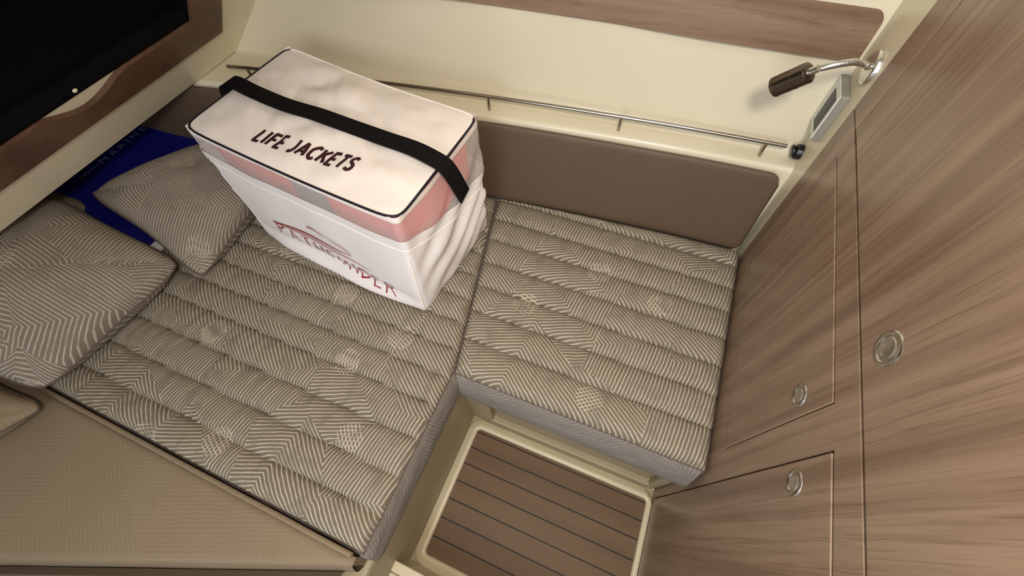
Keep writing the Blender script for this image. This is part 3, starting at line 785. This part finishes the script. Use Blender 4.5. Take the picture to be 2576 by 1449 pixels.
for i, ch in enumerate('PATHFINDER'):
    for stq in GL[ch]:
        z0 = .098-.046*(i/9)**.8
        bms.append(ribbon([(xx+a*.036, z0+b*sc*.9-.008) for a, b in stq], .0021 if stq[0][0] == stq[-1][0] else .0013))
        if len(stq) == 2 and stq[0][0] == stq[1][0] and i >= 0:
            for e in (0, 1): bms.append(ribbon([(xx+stq[0][0]*.036-.004, z0-.008+e*sc*.9), (xx+stq[0][0]*.036+.004, z0-.008+e*sc*.9)], .0005))
    xx += .036*adv.get(ch, 1.0)+.0085
obj('lettering', merge(bms), M['red'], bag, label='thin dark red name print')
# folded life jackets inside, seen through the netting
def blob(name, x0, x1, y0, y1, z0, z1, mat, label, gi):
    bm_ = B(x0, x1, y0, y1, z0, z1, .03, 5); bmesh.ops.triangulate(bm_, faces=bm_.faces)
    bmesh.ops.subdivide_edges(bm_, edges=[e for e in bm_.edges if e.calc_length() > .05], cuts=2)
    for v in bm_.verts: v.co += Vector((0, 0, 1))*.004*N(*v.co, 14)
    o_ = obj(name, bm_, mat, smooth=True, label=label, category='life jacket'); o_['group'] = gi
gj = 'folded life jackets inside the bag'
def jack(s0, s1, v0, v1, mat, label):
    """a folded jacket hugging the inside of the netting: solid between inner and outer skins"""
    bm_ = bmesh.new(); lo, hi = v0, v1
    c3 = Vector((-.74, .60))
    def f_(u, v):
        s = lerp(s0, s1, u); a = v*2*math.pi
        vv_ = lerp(lo, hi, .5-.5*math.cos(a) if True else 0); out_ = math.sin(a)
        d_ = -.020 if out_ >= 0 else -.07
        k = abs(math.sin(a))**.5; d_ = lerp(-.035, d_, k)
        endk = min(1, u*12+.02, (1-u)*12+.02); d_ = lerp(-.04, d_, endk**.5)
        mid_v = (lo+hi)/2; vv_ = lerp(mid_v, vv_, endk**.3)
        p = off(s % 4, min(.97, vv_), d_)
        return p
    grid(bm_, f_, 60, 24)
    bmesh.ops.recalc_face_normals(bm_, faces=bm_.faces)
    obj('life_jacket', bm_, mat, smooth=True, label=label, category='life jacket', group=gj)
jack(.03, .44, .60, .96, M['jacket'], 'red life jacket behind the netting at the left half of the bag front')
jack(.445, .60, .60, .96, M['jacketg'], 'grey life jacket behind the netting in the middle of the bag front')
jack(.605, .96, .60, .96, M['jacket'], 'red life jacket behind the netting at the right half of the bag front')
jack(1.05, 1.93, .60, .96, M['jacket'], 'red life jacket behind the netting at the right end of the bag')

# ------------------------------------------------------------------ reading lamp
lp_ = empty('reading_lamp', (XW, .952, .529), 'chrome gooseneck reading lamp on the cream bulkhead strip', 'lamp')
WX = XW
obj('wall_plate', lathe(bmesh.new(), (WX, .952, .529), (-1, 0, 0), [(0, .031), (.006, .031), (.009, .029), (.0105, .024), (.011, .012), (.011, 0)], 40), M['chrome'], lp_, smooth=True)
npts = cat([(WX-.01, .952, .529), (.315, .938, .540), (.29, .910, .555), (.265, .880, .565), (.238, .860, .565), (.216, .852, .558)], 10)
bm = tube(bmesh.new(), npts, .0052, 12)
obj('gooseneck', bm, M['chrome'], lp_, smooth=True)
seg = cat([tuple(p) for p in npts], 13); nb = len(seg)
coil = []
for i, p in enumerate(seg):
    tg = (seg[min(i+1, nb-1)]-seg[max(i-1, 0)]).normalized(); u_ = tg.orthogonal().normalized(); v_ = tg.cross(u_); a = i*.8
    coil.append(p+(u_*math.cos(a)+v_*math.sin(a))*.0052)
obj('neck_winding', tube(bmesh.new(), coil, .0009, 5), M['chrome'], lp_, smooth=True)
h0 = Vector((.213, .850, .555)); h1 = Vector((.176, .868, .507)); hd = (h1-h0).normalized(); hl = (h1-h0).length
obj('lamp_head', lathe(bmesh.new(), h0-hd*.002, hd, [(0, .010), (.001, .0165), (.003, .0185), (hl*.36, .0185), (hl*.37, .0178), (hl*.40, .0178), (hl*.41, .0187), (hl*.9, .0187), (hl*.91, .0180), (hl*.93, .0180), (hl*.94, .0188), (hl, .0188), (hl+.001, .0175), (hl-.004, .0165), (hl-.004, 0)], 40), M['nickel'], lp_, smooth=True)
obj('head_collar', lathe(bmesh.new(), h0-hd*.016, hd, [(0, .0062), (.013, .0070), (.0155, .0075)], 20), M['chrome'], lp_, smooth=True)
# ------------------------------------------------------------------ control panel and socket on the strip
cp = empty('control_panel', (XW, .985, .41), 'white wall control panel with grey display on the cream strip below the lamp', 'control panel')
obj('housing', B(.3195, WX+.001, .950, 1.036, .358, .468, .004, 2), M['greyplastic'], cp, label='grey plastic housing')
obj('front_plate', B(.3172, .3205, .953, 1.033, .361, .465, .0015, 2), M['plastic'], cp)
obj('display_frame', B(.3165, .3177, .962, 1.008, .374, .452, .0005, 1), M['screenedge'], cp)
obj('display', B(.3161, .3169, .974, 1.006, .378, .449, .0003, 1), M['screen'], cp)
so = empty('socket', (WX, 1.008, .300), 'small round black power socket at the corner below the control panel', 'socket')
obj('socket_body', lathe(bmesh.new(), (WX, 1.003, .288), (-1, 0, 0), [(0, .018), (.012, .018), (.015, .016), (.015, .012), (.006, .011), (.006, 0)], 28), M['blackpl'], so, smooth=True)
obj('socket_cap', lathe(bmesh.new(), (WX-.017, 1.003, .288), (-1, -.1, -.25), [(0, .015), (.004, .015), (.006, .012), (.006, 0)], 24), M['blackpl'], so, smooth=True)
